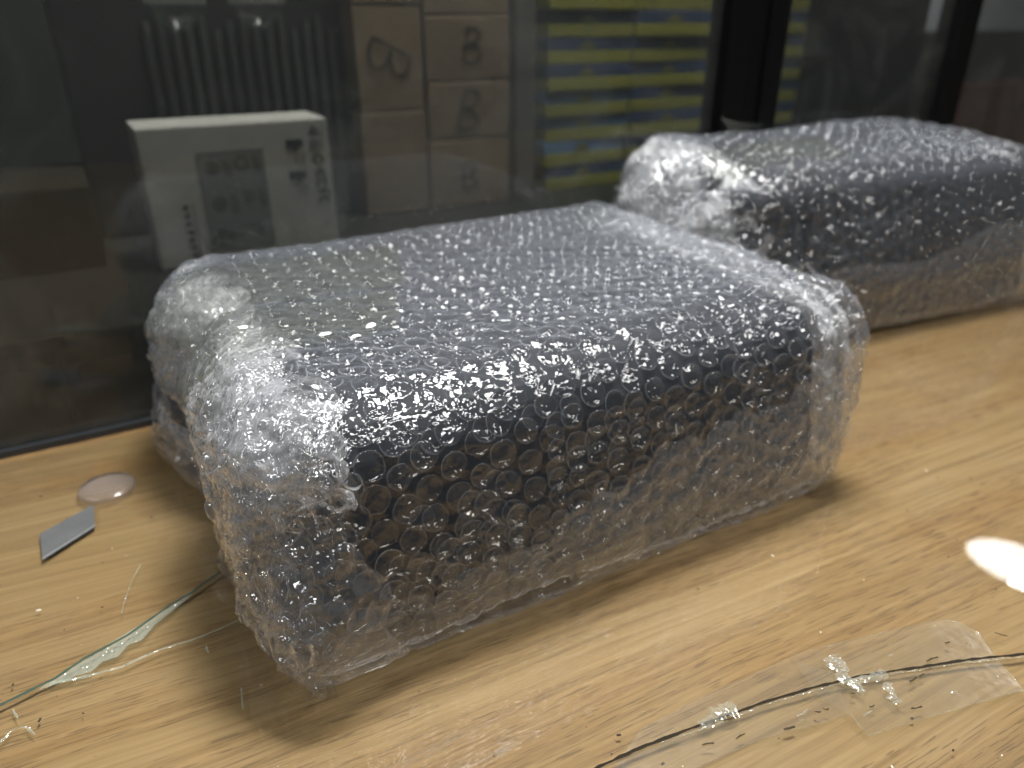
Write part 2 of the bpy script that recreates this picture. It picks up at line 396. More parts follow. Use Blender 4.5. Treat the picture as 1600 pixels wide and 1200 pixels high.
RND = random.Random(4)
def dome(seg, rings, hgt, seed):
    """one inflated bubble: weld rim, then a dented cap with tight wrinkles pulled across it"""
    rj = np.random.RandomState(seed+50)
    pr = [(1.06, 0.02), (1.0, -0.06)]
    for k in range(1, rings):
        t = k/rings*math.pi/2; pr.append((math.cos(t)**0.75, math.sin(t)))
    V = []
    for r, d in pr:
        for i in range(seg):
            t = 2*math.pi*i/seg; V.append((r*math.cos(t), r*math.sin(t), -d))
    V.append((0, 0, -1.0)); V = np.array(V); n = len(pr)
    k = np.clip(-V[:, 2], 0, 1)*(np.arange(len(V)) >= seg*2)
    q = V.copy(); q[:, 2] = seed*3.1; rr = np.hypot(V[:, 0], V[:, 1])
    dz = 0.30*ridged(q*1.6, seed, 2)+0.14
    for m in range(3):
        ph = rj.uniform(0, math.pi); f = rj.uniform(6, 13)
        w = V[:, 0]*math.cos(ph)+V[:, 1]*math.sin(ph)
        msk = np.clip(vnoise(q*1.3+m*7, seed+m*5)+0.25, 0, 1)
        dz = dz + 0.075*msk*np.sin(f*w+rj.uniform(0, 6)+1.5*vnoise(q*1.1+m, seed+3))
    V[:, 2] += k*dz*(1.05-0.5*rr)
    sq = 1+0.07*fbm(q*1.4, seed+9, 2); V[:, 0] *= sq; V[:, 1] *= (2-sq)
    if seed % 4 == 3: V[:, 2] *= np.where(k > 0, 0.35, 1.0)          # a flattened one
    V *= np.array([RB, RB, hgt]); F = []
    for a in range(n-1):
        for i in range(seg):
            j = (i+1) % seg; F.append((a*seg+i, a*seg+j, (a+1)*seg+j, (a+1)*seg+i))
    top = len(V)-1
    for i in range(seg):
        j = (i+1) % seg; F.append(((n-1)*seg+i, (n-1)*seg+j, top, top))
    return V, np.array(F)
DOMES = [dome(28, 11, 0.0185, k) for k in range(14)]
def dome_mesh(k, mat):
    V, F = DOMES[k]
    me = bpy.data.meshes.new('bubble')
    me.from_pydata([tuple(v*U) for v in V], [], [tuple(dict.fromkeys(f.tolist())) for f in F]); me.update()
    me.polygons.foreach_set('use_smooth', np.ones(len(me.polygons), bool)); me.materials.append(mat); me.materials.append(M_RIM)
    for i in range(28): me.polygons[i].material_index = 1
    return me
BUB_MESH = [dome_mesh(k, M_BUB) for k in range(14)]

def bubble_frames(w, a0, a1, s0, s1, keep=1.0, inset=0, seed=0, amp=1.0, lift=0.0, flip=False, rnd=None, shift=(0.0, 0.0)):
    rnd = rnd or random.Random(seed+1); out = []
    S = []; A = []
    for j in range(int(math.ceil(a0/CS)), int(a1/CS)+1):
        off = 0.5 if j % 2 else 0.0
        for k in range(w.nrow):
            s = (k+off)*w.pb
            if s < s0 or s > s1 or rnd.random() > keep: continue
            S.append(s+rnd.uniform(-.0022, .0022)+0.007*math.sin(j*0.31+k*0.12)); A.append(j*CS+rnd.uniform(-.0022, .0022)+0.006*math.sin(k*0.27+j*0.1))
    S = np.array(S)+shift[0]; A = np.array(A)+shift[1]
    p, n, t = w.frame(S, A, inset=inset, seed=seed, amp=amp)
    for i in range(len(S)):
        nn = n[i]*(-1 if flip else 1)
        tt = t[i]-nn*np.dot(t[i], nn); tt /= np.linalg.norm(tt)+1e-9
        ang = rnd.uniform(0, 2*math.pi); bb = np.cross(nn, tt)
        x = tt*math.cos(ang)+bb*math.sin(ang); y = np.cross(nn, x)
        sc_ = rnd.uniform(0.88, 1.05)
        R = np.stack([x*sc_, y*sc_, nn*rnd.uniform(0.75, 1.1)], 1)
        out.append((p[i]+n[i]*(lift+0.0005), R, n[i]))
    return out

def place_bubbles(frames, parent, root, limit, mat, rims=False):
    eye = np.array([0, 0, 1.0]); sco = []
    for p, R, n in frames:
        v = eye-p; d = np.linalg.norm(v); f = np.dot(v, n)/d
        sco.append((max(f, 0.0)**0.5)/d**1.0)
    order = np.argsort(-np.array(sco)); rnd = random.Random(9)
    rl = np.array(root.location)
    for i in order[:limit]:
        p, R, n = frames[i]
        o = bpy.data.objects.new('bubble', BUB_MESH[rnd.randrange(14)]); COL.objects.link(o); o.parent = parent
        m = Matrix.Identity(4)
        for r in range(3):
            for c in range(3): m[r][c] = R[r, c]
            m[r][3] = p[r]*U - rl[r]
        o.matrix_basis = m
    Vs = []; Fs = []; Rm = []; base = 0
    low = [dome(18, 7, 0.0185, k) for k in range(8)]
    for i in order[limit:]:
        p, R, n = frames[i]; V, F = low[rnd.randrange(8)]
        Vs.append(V @ R.T + p - rl/U); Fs.append(F+base); Rm.append(np.arange(len(F)) < (18 if rims else 0)); base += len(V)
    if Vs:
        V = np.concatenate(Vs); F = np.concatenate(Fs); tri = F[:, 2] == F[:, 3]; rim = np.concatenate(Rm)
        mi = np.concatenate([rim[~tri], rim[~tri], rim[tri]]).astype(np.int32)
        me = bpy.data.meshes.new('bubbles')
        T = np.concatenate([F[~tri][:, [0, 1, 2]], F[~tri][:, [0, 2, 3]], F[tri][:, :3]])
        me.vertices.add(len(V)); me.vertices.foreach_set('co', (V*U).astype(np.float32).ravel())
        me.loops.add(T.size); me.loops.foreach_set('vertex_index', T.astype(np.int32).ravel())
        me.polygons.add(len(T)); me.polygons.foreach_set('loop_start', np.arange(len(T), dtype=np.int32)*3)
        me.update(calc_edges=True)
        o = link('bubbles', me, mat, parent, True); o['kind'] = 'stuff'
        me.materials.append(M_RIM); me.polygons.foreach_set('material_index', mi)

def add_sheet(name, w, mat, parent, root, *a, **k):
    V, F = w.sheet(*a, **k)
    return link(name, mesh_np(name, V-np.array(root.location)/U, F), mat, parent, True)

# ---- the near package
def deform1(p, seed, amp):
    x, y, z = p[..., 0].copy(), p[..., 1].copy(), p[..., 2].copy()
    q = p*1.0
    ml = 1-sst(0.12, 0.32, x); mr = sst(1.31, 1.40, x)
    y = y + 0.065*np.clip((z-0.12)/0.34, 0, 1)**1.3*(1-sst(0.95, 1.5, y))      # the front leans back towards the lid
    e_ = 1-0.62*(1-sst(0.06, 0.20, z)); x = np.where(x < 0.26, 0.26-0.16*np.clip((0.26-x)/0.16, 0, 1.2)**e_, x)   # the end hangs down to the counter
    y = y - 0.03*ml*(1-sst(0.9, 1.1, y))*(1-sst(0.05, 0.25, z))
    up = sst(0.0, 0.12, z)
    # two lobes of the folded left end with a deep valley between them
    val = np.exp(-((y-(1.50+0.25*(z-0.2)))/0.055)**2)*ml
    x = x + 0.055*val*(0.4+0.6*up) - 0.035*np.exp(-((y-1.80)/0.13)**2)*ml - 0.012*np.exp(-((y-1.22)/0.14)**2)*ml
    z = z - 0.03*val*up
    # rounded near corner, bag-like
    x = x - 0.045*np.exp(-((y-1.70)/0.13)**2)*(1-sst(0.08, 0.32, z))*ml
    x = x + (0.03*sst(0.18, 0.42, z)-0.035*(1-sst(0.0, 0.28, z)))*sst(1.30, 1.40, x)   # right end: wider at the top
    cr = np.exp(-(((y-0.93)/0.10)**2))*ml*sst(0.1, 0.3, z)
    x = x + 0.05*cr
    n1 = np.stack([fbm(q*5.5+k*9.1, 100+seed*7+k, 2) for k in range(3)], -1)
    n2 = np.stack([ridged(q*16+k*5.3, 200+seed*7+k, 2) for k in range(3)], -1)
    am = 0.006+0.017*ml+0.008*mr
    o = np.stack([x, y, z], -1)
    o += n1*(am*amp)[..., None]*np.array([1, 0.8, 0.8]) + n2*((0.0012+0.005*ml+0.004*mr)*amp)[..., None]
    # the top sags a little towards the middle
    o[..., 2] -= 0.012*sst(0.40, 0.46, z)*np.exp(-((x-0.7)/0.4)**2)*np.exp(-((y-1.5)/0.4)**2)
    return o
W1 = Wrap(x0=0, xl=0.26, xr=1.355, RL=0.160, crL=0.58, wrL=0.68, LcL=0.42, RR=0.085, crR=0.25, wrR=0.40, LcR=0.30,
          y0=0.895, y1=2.01, z0=0.006, z1=0.476, r=0.115, rb=0.05, dy=0.20, zs=0.17, deform=deform1)
pkg = empty('wrapped_package', (0.75, 1.45, 0.0))
tag(pkg, 'bubble-wrapped dark box in the foreground, nearest the camera on the wooden counter', 'package', 'bubble-wrapped packages on the counter')
db = box('dark_box', (0.205, 0.953, 0.012), (1.385, 1.965, 0.430), M_BLACK, pkg, 0.095)
for v in db.data.vertices:                       # the contents lean back at the front like the wrap
    if v.co.y < 0: v.co.y += 0.06*U*max(0.0, (v.co.z/U-0.09)/0.3)**1.3
fl = add_sheet('bubble_wrap', W1, M_FILM, pkg, pkg, W1.xl-W1.LcL, W1.xr+W1.LcR, 0, W1.P, 250, 430, wrap=True)
sB = W1.cum[5]          # end of the back face; the underside carries no bubbles in view
fr = bubble_frames(W1, W1.xl-0.32, W1.xr+0.20, -1, sB, seed=1) + bubble_frames(W1, W1.xl-0.32, W1.xl-0.03, sB, W1.P, seed=1)
place_bubbles(fr, fl, pkg, 300, M_BUB)
def edge_a(A, S):
    u = (A-A.min())/(A.max()-A.min())
    wob = 0.030*np.sin(S*17+0.6)+0.022*np.sin(S*41+2)+0.10*np.clip(0.32-S, -0.15, 0.32)
    v = np.clip(1-(S-0.24)/0.30, 0, 1)
    return A + u*u*wob, S + v*v*(0.18*(u-0.3)+0.03*np.sin(u*15+1))*(S.min() > 0.1)
# the inner turn of the wrap, its bubbles out of step with the outer one
place_bubbles(bubble_frames(W1, W1.xl-0.02, W1.xr+0.02, 0.02, W1.cum[1]+0.05, keep=0.45, inset=0.02, seed=71, shift=(0.019, 0.013)), fl, pkg, 0, M_BUB, True)
# folded, crumpled layers at both ends
fr2 = []
for k, (ins, a0, a1, am) in enumerate(((0.028, W1.xl-0.36, W1.xl-0.03, 1.6), (0.05, W1.xl-0.34, W1.xl-0.05, 2.0), (0.075, W1.xl-0.34, W1.xl-0.06, 2.2), (0.02, W1.xr+0.03, W1.xr+0.24, 1.8), (0.04, W1.xr+0.02, W1.xr+0.22, 2.2))):
    add_sheet('folded_layer', W1, M_FROTH, pkg, pkg, a0, a1, (0.24 if k < 3 else 0), (W1.P-0.30 if k < 3 else sB), 60, 300, inset=ins, seed=k+2, amp=am, wrk=0.006, edge=edge_a if k < 3 else None)
    fr2 += bubble_frames(W1, a0+0.02, a1, (0.26 if k < 3 else 0), (W1.P-0.30 if k < 3 else sB), keep=0.75, inset=ins, seed=k+2, amp=am)
place_bubbles(fr2, fl, pkg, 0, M_FROTH)

add_sheet('overlap', W1, M_FROTH2, pkg, pkg, W1.xl-0.05, W1.xr+0.06, -0.06, 0.21, 170, 40, inset=0.012, seed=51, amp=1.2, wrk=0.004, edge=lambda A, S: (A, S+(0.20*(A-1.0)+0.018*np.sin(A*9)+0.012*np.sin(A*31)+0.008*np.sin(A*83))*sst(0, .21, S)))
place_bubbles(bubble_frames(W1, W1.xl, W1.xr+0.05, 0, 0.16, inset=0.012, seed=51, amp=1.2), fl, pkg, 0, M_BUB)
# loose fold over the near left corner and hanging flap at the back
add_sheet('fold', W1, M_LOWFOLD, pkg, pkg, W1.xl-0.33, W1.xl-0.03, 0.0, 0.50, 70, 100, lift=0.012, seed=8, amp=1.25, wrk=0.006, edge=edge_a)
def edge_b(A, S):
    u = (A-A.min())/(A.max()-A.min())
    v = np.clip(1-(S-0.30)/0.35, 0, 1)
    return A + u*u*(0.045*np.sin(S*9+1)+0.03*np.sin(S*23)+0.02*np.sin(S*57)-0.02), S + v*v*(0.16*(u-0.55)+0.03*np.sin(u*13)+0.015*np.sin(u*31))
add_sheet('fold', W1, M_FOLD, pkg, pkg, W1.xl-0.36, W1.xl-0.06, 0.30, sB+0.2, 60, 260, lift=0.007, seed=8, amp=1.1, wrk=0.007, edge=edge_b)
frf = bubble_frames(W1, W1.xl-0.30, W1.xl-0.04, 0.0, 0.48, keep=0.9, seed=8, amp=1.25, lift=0.012)
place_bubbles(frf, fl, pkg, 0, M_BUB)

# strips of clear tape on the lid, running over the left end
def tape_on(w, parent, root, name, x0, x1, ya, yb, skew, lift, seed):
    sT = w.cum[2]-w.y0-w.r       # s = sT + y along the top
    A, S = np.meshgrid(np.linspace(x0, x1, 90), np.linspace(sT+ya, sT+yb, 40), indexing='ij')
    A = A + skew*(S-sT-ya)*sst(x0, x1, A)
    p, n, t = w.frame(S, A)
    q = np.stack([A*2.2, S*60, A*0+seed], -1)
    d = w.lattice_d(S, A); b = np.clip(1-(d/(RB*1.12))**2, 0, 1)**0.6
    p = p + n*((lift+0.004*b+0.0022*fbm(q, seed, 2)+0.0035*np.clip(ridged(q*np.array([1, .35, 1]), seed+4, 1)-0.5, 0, 1)
        + 0.006*np.exp(-((S-sT-ya-(yb-ya)*(0.45+0.05*A))/0.007)**2)*sst(0.2, 0.35, A)+0.004*np.exp(-((S-sT-ya-(yb-ya)*0.15)/0.006)**2))[..., None])
    return link(name, mesh_np(name, p.reshape(-1, 3)-np.array(root.location)/U, grid_faces(90, 40)), M_TAPE, parent, True)
tape_on(W1, pkg, pkg, 'tape', 0.02, 0.575, 1.49, 1.80, 0.32, 0.006, 3)
tape_on(W1, pkg, pkg, 'tape', 0.04, 0.46, 1.20, 1.47, 0.30, 0.0075, 5)
def tape_front(w, parent, root, x0, x1, s0, s1, seed):
    A, S = np.meshgrid(np.linspace(x0, x1, 60), np.linspace(s0, s1, 30), indexing='ij')
    p, n, t = w.frame(S, A); q = np.stack([A*4, S*40, A*0+seed], -1)
    p = p+n*((0.007+0.002*fbm(q, seed, 2))[..., None])
    p[..., 2] = np.maximum(p[..., 2], 0.003)
    return link('tape', mesh_np('tape', p.reshape(-1, 3)-np.array(root.location)/U, grid_faces(60, 30)), M_TAPE, parent, True)
tape_front(W1, pkg, pkg, 0.64, 0.80, -0.05, 0.05, 8)

# ---- the far package
def deform2(p, seed, amp):
    x, y, z = p[..., 0].copy(), p[..., 1].copy(), p[..., 2].copy()
    q = p*1.0
    ml = 1-sst(1.58, 1.85, x); mr = sst(3.05, 3.2, x)
    y = y + 0.09*np.clip((z-0.2)/0.42, 0, 1)**1.3*(1-sst(1.5, 1.85, y))
    front = 1-sst(1.45, 1.62, y)
    val = np.exp(-((y-(1.80-0.2*(z-0.3)))/0.07)**2)*ml
    z = z - 0.10*val*sst(0.2, 0.5, z)
    x = x + 0.06*val
    # slouch of the top towards the front left
    z = z*(1 - (0.13+0.06*(1-sst(1.5, 2.2, x)))*sst(0.15, 0.6, z)*(1-sst(1.5, 2.0, y)))
    x = x - 0.5*(y-1.5)*sst(2.3, 3.1, x)
    y = y - 0.09*(x-2.0)*(1-sst(1.5, 2.0, y))
    n1 = np.stack([fbm(q*4.5+k*9.1, 300+seed*7+k, 2) for k in range(3)], -1)
    n2 = np.stack([ridged(q*9+k*5.3, 400+seed*7+k, 2) for k in range(3)], -1)
    mid = np.exp(-((x-1.95)/0.22)**2)*np.exp(-((y-1.50)/0.16)**2)*sst(0.25, 0.5, z)
    o = np.stack([x, y, z], -1)
    o += n1*((0.009+0.022*ml+0.03*mid+0.008*mr)*amp)[..., None]*np.array([1, 0.7, 0.8]) + n2*((0.002+0.009*ml+0.012*mid)*amp)[..., None]
    return o
W2 = Wrap(x0=0, xl=1.66, xr=3.10, RL=0.15, crL=0.45, wrL=0.60, LcL=0.40, RR=0.08, crR=0.22, wrR=0.36, LcR=0.30,
          y0=1.50, y1=2.04, z0=0.006, z1=0.645, r=0.07, rb=0.05, dy=0.20, zs=0.24, deform=deform2)
pk2 = empty('wrapped_package', (2.25, 1.75, 0.0))
tag(pk2, 'bubble-wrapped box behind at the right, cut off by the picture edge', 'package', 'bubble-wrapped packages on the counter')
db2 = box('dark_box', (1.70, 1.545, 0.012), (3.16, 1.98, 0.595), M_BLACK, pk2, 0.055)
for v in db2.data.vertices:
    p_ = np.array([[v.co.x/U+2.43, v.co.y/U+1.7625, v.co.z/U+0.012]]); x_, y_, z_ = p_[0]
    z_ = z_*(1-0.13*float(sst(0.15, 0.6, z_))*(1-float(sst(1.5, 2.0, y_)))); x2 = x_-0.5*(y_-1.5)*float(sst(2.3, 3.1, x_))
    y2 = y_+(0.07*max(0.0, (z_-0.2)/0.4)-0.09*(x_-2.0))*(1-float(sst(1.5, 2.0, y_)))
    v.co = Vector((x2-2.43, y2-1.7625, z_-0.012))*U
f2 = add_sheet('bubble_wrap', W2, M_FILM2, pk2, pk2, W2.xl-W2.LcL, W2.xr+W2.LcR, 0, W2.P, 230, 300, wrap=True, wrk=0.004)
sB2 = W2.cum[5]
place_bubbles(bubble_frames(W2, W2.xl-0.30, W2.xr+0.2, -1, sB2, seed=21), f2, pk2, 300, M_BUB)
fr3 = []
for k, (ins, a0, a1, am) in enumerate(((0.03, W2.xl-0.36, W2.xl+0.14, 1.5), (0.055, W2.xl-0.34, W2.xl+0.10, 1.9), (0.03, W2.xr, W2.xr+0.22, 1.6))):
    add_sheet('folded_layer', W2, M_FROTH, pk2, pk2, a0, a1, 0, sB2, 60, 200, inset=ins, seed=k+32, amp=am, wrk=0.006)
    fr3 += bubble_frames(W2, a0+0.02, a1, 0, sB2, keep=0.75, inset=ins, seed=k+32, amp=am)
place_bubbles(fr3, f2, pk2, 0, M_FROTH)
add_sheet('overlap', W2, M_FROTH2, pk2, pk2, W2.xl-0.05, W2.xr+0.06, -0.06, 0.22, 150, 40, inset=0.012, seed=61, amp=1.2, wrk=0.004, edge=lambda A, S: (A, S+(0.10*(A-2.4)+0.03*np.sin(A*7))*sst(0, .27, S)))
tape_on(W2, pk2, pk2, 'tape', 1.72, 2.25, 1.60, 1.84, 0.1, 0.007, 13)
# a corner of tape standing up from the back of the far package
c0 = at(1125, 180, y=1.98); c1 = at(1190, 196, y=1.98); c2 = at(1140, 212, y=1.90)
V = []; nn_ = 9
for i in range(nn_):
    for j in range(nn_):
        u = i/(nn_-1); v = j/(nn_-1)*(1-u*0.6)
        p = c2 + (c0-c2)*v*(1-u) + (c1-c2)*u + np.array([0, 0.01*math.sin(u*5), 0.006*math.sin(v*4)])
        V.append(p - np.array(pk2.location)/U)
link('tape_corner', mesh_np('tape_corner', V, grid_faces(nn_, nn_)), M_TAPE, pk2, True)

# ------------------------------------------------------------------ showcase window
win = empty('showcase_window', (2.0, WY, 0.0))
tag(win, 'showcase window of tall glass panes in black frames behind the packages', 'window')
def mull(name, x0, x1, y0, y1, z1=3.0, mat=M_FRAME): return box(name, (x0, y0, -0.02), (x1, y1, z1), mat, win, 0.006)
mull('mullion', 1.985, 2.075, WY-0.055, WY+0.05); mull('mullion', 2.078, 2.165, WY-0.04, WY+0.06); mull('mullion', 2.168, 2.255, WY-0.055, WY+0.05)
box('pane', (-4.0, WY-0.008, 0.012), (1.99, WY+0.008, 3.0), M_PANE, win)
box('pane', (2.25, WY-0.008, 0.012), (3.26, WY+0.008, 3.0), M_PANE, win)
mull('mullion', 3.25, 3.33, WY-0.05, WY+0.05); mull('mullion', 3.333, 3.40, WY-0.035, WY+0.05)
box('pane', (3.39, WY-0.008, 0.012), (7.0, WY+0.008, 3.0), M_PANE, win)
box('bottom_rail', (-4.0, WY-0.022, -0.0195), (7.0, WY+0.05, 0.012), M_RAIL, win, 0.004)

# ------------------------------------------------------------------ inside of the showcase
ZS = 0.248
shelf = box('shelf', (-4.0, WY+0.10, ZS-0.035), (4.4, 4.2, ZS), M_SHELF, None, 0.004); tag(shelf, kind='structure')
bp = box('back_wall', (-4.0, 4.2, -1.2), (3.3, 4.26, 3.0), M_BACK); tag(bp, kind='structure')
ff = box('showcase_floor', (-4.0, WY+0.1, -0.55), (4.4, 4.2, -0.5), M_SHELF); tag(ff, kind='structure')
side = box('side_panel', (3.04, WY+0.12, ZS+0.001), (3.28, 2.62, 3.0), M_FRAME); tag(side, kind='structure')

# white box with its print
yb = 2.636
wb = empty('white_box', (0.47, yb, ZS))
tag(wb, 'white carton with grey printed panel standing behind the glass', 'carton')
wbx0, wbx1, wbz1 = 0.170, 0.772, ZS+0.452
carton = box('carton', (wbx0, yb, ZS+0.001), (wbx1, yb+0.24, wbz1), M_WHITE, wb, 0.008)
WV = np.array([wbx0, yb-0.002, ZS]); WW = wbx1-wbx0; WH = wbz1-ZS
def on_white(name, polys, mat, lift=0.0):
    """polys: list of (verts2d in 0..1 of the face, faces)"""
    V = []; F = []
    for v2, f2_ in polys:
        b = len(V)
        V += [(WV[0]+v[0]*WW - 0.47, -0.0015-lift, v[1]*WH) for v in v2]; F += [tuple(i+b for i in f) for f in f2_]
    return link(name, mesh_py(name, V, F), mat, wb)
def rect2(x0, y0, x1, y1): return ([(x0, y0), (x1, y0), (x1, y1), (x0, y1)], [(0, 1, 2, 3)])
asp = WW/WH
def ring2(cx, cy_, r, w, n=20):
    V = []; F = []
    for i in range(n):
        t = 2*math.pi*i/n
        V += [(cx+r*math.cos(t)/asp, cy_+r*math.sin(t)), (cx+(r-w)*math.cos(t)/asp, cy_+(r-w)*math.sin(t))]
    for i in range(n): j = (i+1) % n; F.append((2*i, 2*j, 2*j+1, 2*i+1))
    return V, F
def strokes2(cx, cy_, size, lines, w, rot90=True):
    out = []
    for ln in lines:
        pts = [((x-0.5)*size, (y-0.5)*size) for x, y in ln]
        if rot90: pts = [(y, -x) for x, y in pts]      # print turned clockwise
        V, F = ribbon(pts, w); out.append(([(cx+v[0]/asp, cy_+v[1]) for v in V], F))
    return out
on_white('printed_panel', [rect2(0.270, 0.105, 0.625, 0.815)], M_GREYP)
ic = []
for (cx, cy_) in ((0.345, 0.70), (0.50, 0.72), (0.355, 0.45), (0.51, 0.475), (0.375, 0.205), (0.525, 0.225)): ic.append((cx, cy_))
icons = [ring2(*ic[0], 0.045, 0.012), ring2(*ic[1], 0.05, 0.012), ring2(*ic[2], 0.05, 0.014)] + strokes2(*ic[2], 0.05, [[(0, .5), (1, .5)], [(.5, 0), (.5, 1)]], 0.016)
icons += strokes2(*ic[3], 0.08, [[(0, 0), (0, 1), (1, 1)], [(0.2, .3), (1, .3)], [(0.2, .6), (1, .6)]], 0.012)
icons += strokes2(*ic[4], 0.11, [[(0, 0), (0.5, 1), (1, 0), (0, 0)], [(.5, .25), (.5, .65)]], 0.014)
icons += strokes2(*ic[5], 0.08, [[(0, 0), (0, 1)], [(0, 1), (1, 1)], [(0.5, .2), (.5, 1)]], 0.013)
icons += strokes2(*ic[0], 0.05, [[(0, .3), (1, .7)], [(0, .7), (1, .3)]], 0.012)
for (cx, cy_) in ic[:4]:
    for k in range(3): icons.append(rect2(cx+0.062+0.014*k, cy_-0.07, cx+0.068+0.014*k, cy_+0.06-0.02*k))
on_white('icons', icons, M_MIDP, 0.0012)
hang = []
for (cx, cy_) in ((0.80, 0.83), (0.80, 0.60)):     # two plug silhouettes
    hang += [rect2(cx-0.047, cy_-0.028, cx+0.047, cy_+0.030), rect2(cx-0.006, cy_-0.048, cx+0.016, cy_-0.027)]
on_white('plug_marks', hang, M_DARKP, 0.0012)
sub = []
for (cx, cy_) in ((0.825, 0.725), (0.825, 0.485)): sub += strokes2(cx, cy_, 0.06, [[(0, 0), (1, 0), (1, 1), (0, 1), (0, 0)], [(0, .5), (1, .5)]], 0.008, False)
on_white('small_marks', sub, M_GREYP, 0.0012)
cert = []
C0 = 0.925
cert += strokes2(C0-0.010, 0.905, 0.075, [[(0, .2), (.5, 1), (1, .3)], [(.25, .5), (.8, .1)]], 0.02, False)
cert += strokes2(C0-0.008, 0.80, 0.075, [[(0, 0), (0, 1), (1, 1), (1, 0), (0, 0)], [(0, .5), (1, .5)], [(.5, 0), (.5, 1)]], 0.011)
cert += [ring2(C0, 0.70, 0.042, 0.016)]
cert += strokes2(C0+0.004, 0.605, 0.072, [[(1, .95), (.4, .9), (.05, .5), (.4, .1), (1, .05)], [(.1, .5), (.8, .5)]], 0.016)      # E of CE
cert += strokes2(C0+0.006, 0.535, 0.072, [[(1, .95), (.4, .9), (.05, .5), (.4, .1), (1, .05)]], 0.016)                            # C
cert += strokes2(C0+0.010, 0.425, 0.085, [[(.6, 1), (0, 1), (0, 0)], [(0, .5), (.5, .5)], [(1.15, .9), (.8, .9), (.62, .5), (.8, .1), (1.15, .1)]], 0.017)   # FC
cert += [rect2(0.962, 0.78, 0.966, 0.97)]
on_white('certification_marks', cert, M_DARKP, 0.0012)
glyph = []
rg = random.Random(12)
for k in range(7):                                   # a line of dense characters, too blurred to read, turned on its side
    cx = 0.175+0.0015*k; cy_ = 0.44-0.058*k
    lines = [[(0, .8), (1, .8)], [(.5, 0), (.5, 1)], [(.1, .4), (.9, .4)]] + [[(rg.random(), rg.random()), (rg.random(), rg.random())] for _ in range(2)]
    glyph += strokes2(cx, cy_, 0.046, lines, 0.009)
glyph.append(rect2(0.212, 0.06, 0.216, 0.47))
on_white('characters', glyph, M_DARKP, 0.0012)

# kraft cartons with a hand-written B
def hand_b(name, parent, origin, cx, cz, h, rot, wd, slant, seed):
    r = random.Random(seed); j = lambda: r.uniform(-0.03, 0.03)
    def arc(pts, n=7):
        P = [np.array(p) for p in pts]; out = []
        for i in range(len(P)-1):
            p0 = P[max(i-1, 0)]; p1 = P[i]; p2 = P[i+1]; p3 = P[min(i+2, len(P)-1)]
            for k in range(n):
                t = k/n; out.append(0.5*((2*p1)+(-p0+p2)*t+(2*p0-5*p1+4*p2-p3)*t*t+(-p0+3*p1-3*p2+p3)*t**3))
        out.append(P[-1]); return out
    strokes = [arc([(0.02+j(), 1.0), (0.0, 0.5), (0.03+j(), 0.0)]),
               arc([(-0.03+j(), 0.97), (0.35, 1.0+j()), (0.52+j(), 0.78), (0.3, 0.56), (0.05, 0.52+j())]),
               arc([(0.06, 0.52+j()), (0.45, 0.46), (0.62+j(), 0.22), (0.38, 0.0+j()), (-0.02, 0.02)])]
    V = []; F = []
    for st in strokes:
        pts = []
        for p in st:
            x = (p[0]-0.3)*h*0.95 + slant*(p[1]-0.5)*h; z = (p[1]-0.5)*h
            x, z = x*math.cos(rot)-z*math.sin(rot), x*math.sin(rot)+z*math.cos(rot)
            pts.append((cx+x, cz+z))
        v, f = ribbon(pts, wd, wfun=lambda t: 0.8+0.4*math.sin(t*6+seed)**2); b = len(V)
        V += [(q[0]-origin[0], -0.0055, q[1]-origin[2]) for q in v]; F += [tuple(i+b for i in g) for g in f]
    return link(name, mesh_py(name, V, F), M_INK, parent)
yc1 = 3.02
def kraft(u0, v0, u1, v1, label, y, depth=0.5, b=None, seed=0, bottom=None):
    p0 = at(u0, v1, y=y); p1 = at(u1, v0, y=y); pc = at(u0, v0, y=y); pd = at(u1, v1, y=y)
    x0 = (p0[0]+pc[0])/2; x1 = (p1[0]+pd[0])/2; z0 = (p0[2]+pd[2])/2 if bottom is None else bottom; z1 = (p1[2]+pc[2])/2
    e = empty('carton', ((x0+x1)/2, y, z0))
    tag(e, label, 'carton', 'kraft cartons stacked behind the glass')
    bx = box('carton_body', (x0+0.004, y, z0+0.002), (x1-0.004, y+depth, z1-0.002), M_KRAFT, e, 0.008, 0.004, seed)
    if b is not None: hand_b('letter_b', e, ((x0+x1)/2, y, z0), x0+(x1-x0)*b[0], z0+(z1-z0)*b[1], b[2], b[3], 0.013, b[4], seed+1)
    return z0, z1, x0, x1
def kbox(x0, x1, z0, z1, label, y, b=None, seed=0):
    e = empty('carton', ((x0+x1)/2, y, z0)); tag(e, label, 'carton', 'kraft cartons stacked behind the glass')
    box('carton_body', (x0+0.004, y, z0+0.002), (x1-0.004, y+0.5, z1-0.002), M_KRAFT, e, 0.008, 0.004, seed)
    if b is not None: hand_b('letter_b', e, ((x0+x1)/2, y, z0), x0+(x1-x0)*b[0], z0+(z1-z0)*b[1], b[2], b[3], 0.009, b[4], seed+1)
def zz(u, v, y): return at(u, v, y=y)[2]
def xx(u, v, y): return at(u, v, y=y)[0]
xa0 = xx(560, 150, yc1); xa1 = xx(664, 150, yc1); xb0 = xa1+0.008; xb1 = xx(797, 130, yc1)
za = [ZS, zz(612, 175, yc1), zz(612, 8, yc1), zz(612, 8, yc1)+0.4]
kbox(xa0, xa1, za[0], za[1], 'plain kraft carton under the carton with the sideways letter B', yc1, None, 1)
kbox(xa0, xa1, za[1], za[2], 'kraft carton with a sideways hand-written letter B', yc1, (0.47, 0.50, 0.17, -1.95, 0.1), 2)
kbox(xa0, xa1, za[2], za[3], 'plain kraft carton on top of the carton with sideways letter B', yc1, None, 3)
zb = [ZS, zz(730, 217, yc1), zz(730, 127, yc1), zz(730, 24, yc1), zz(730, 24, yc1)+0.25]
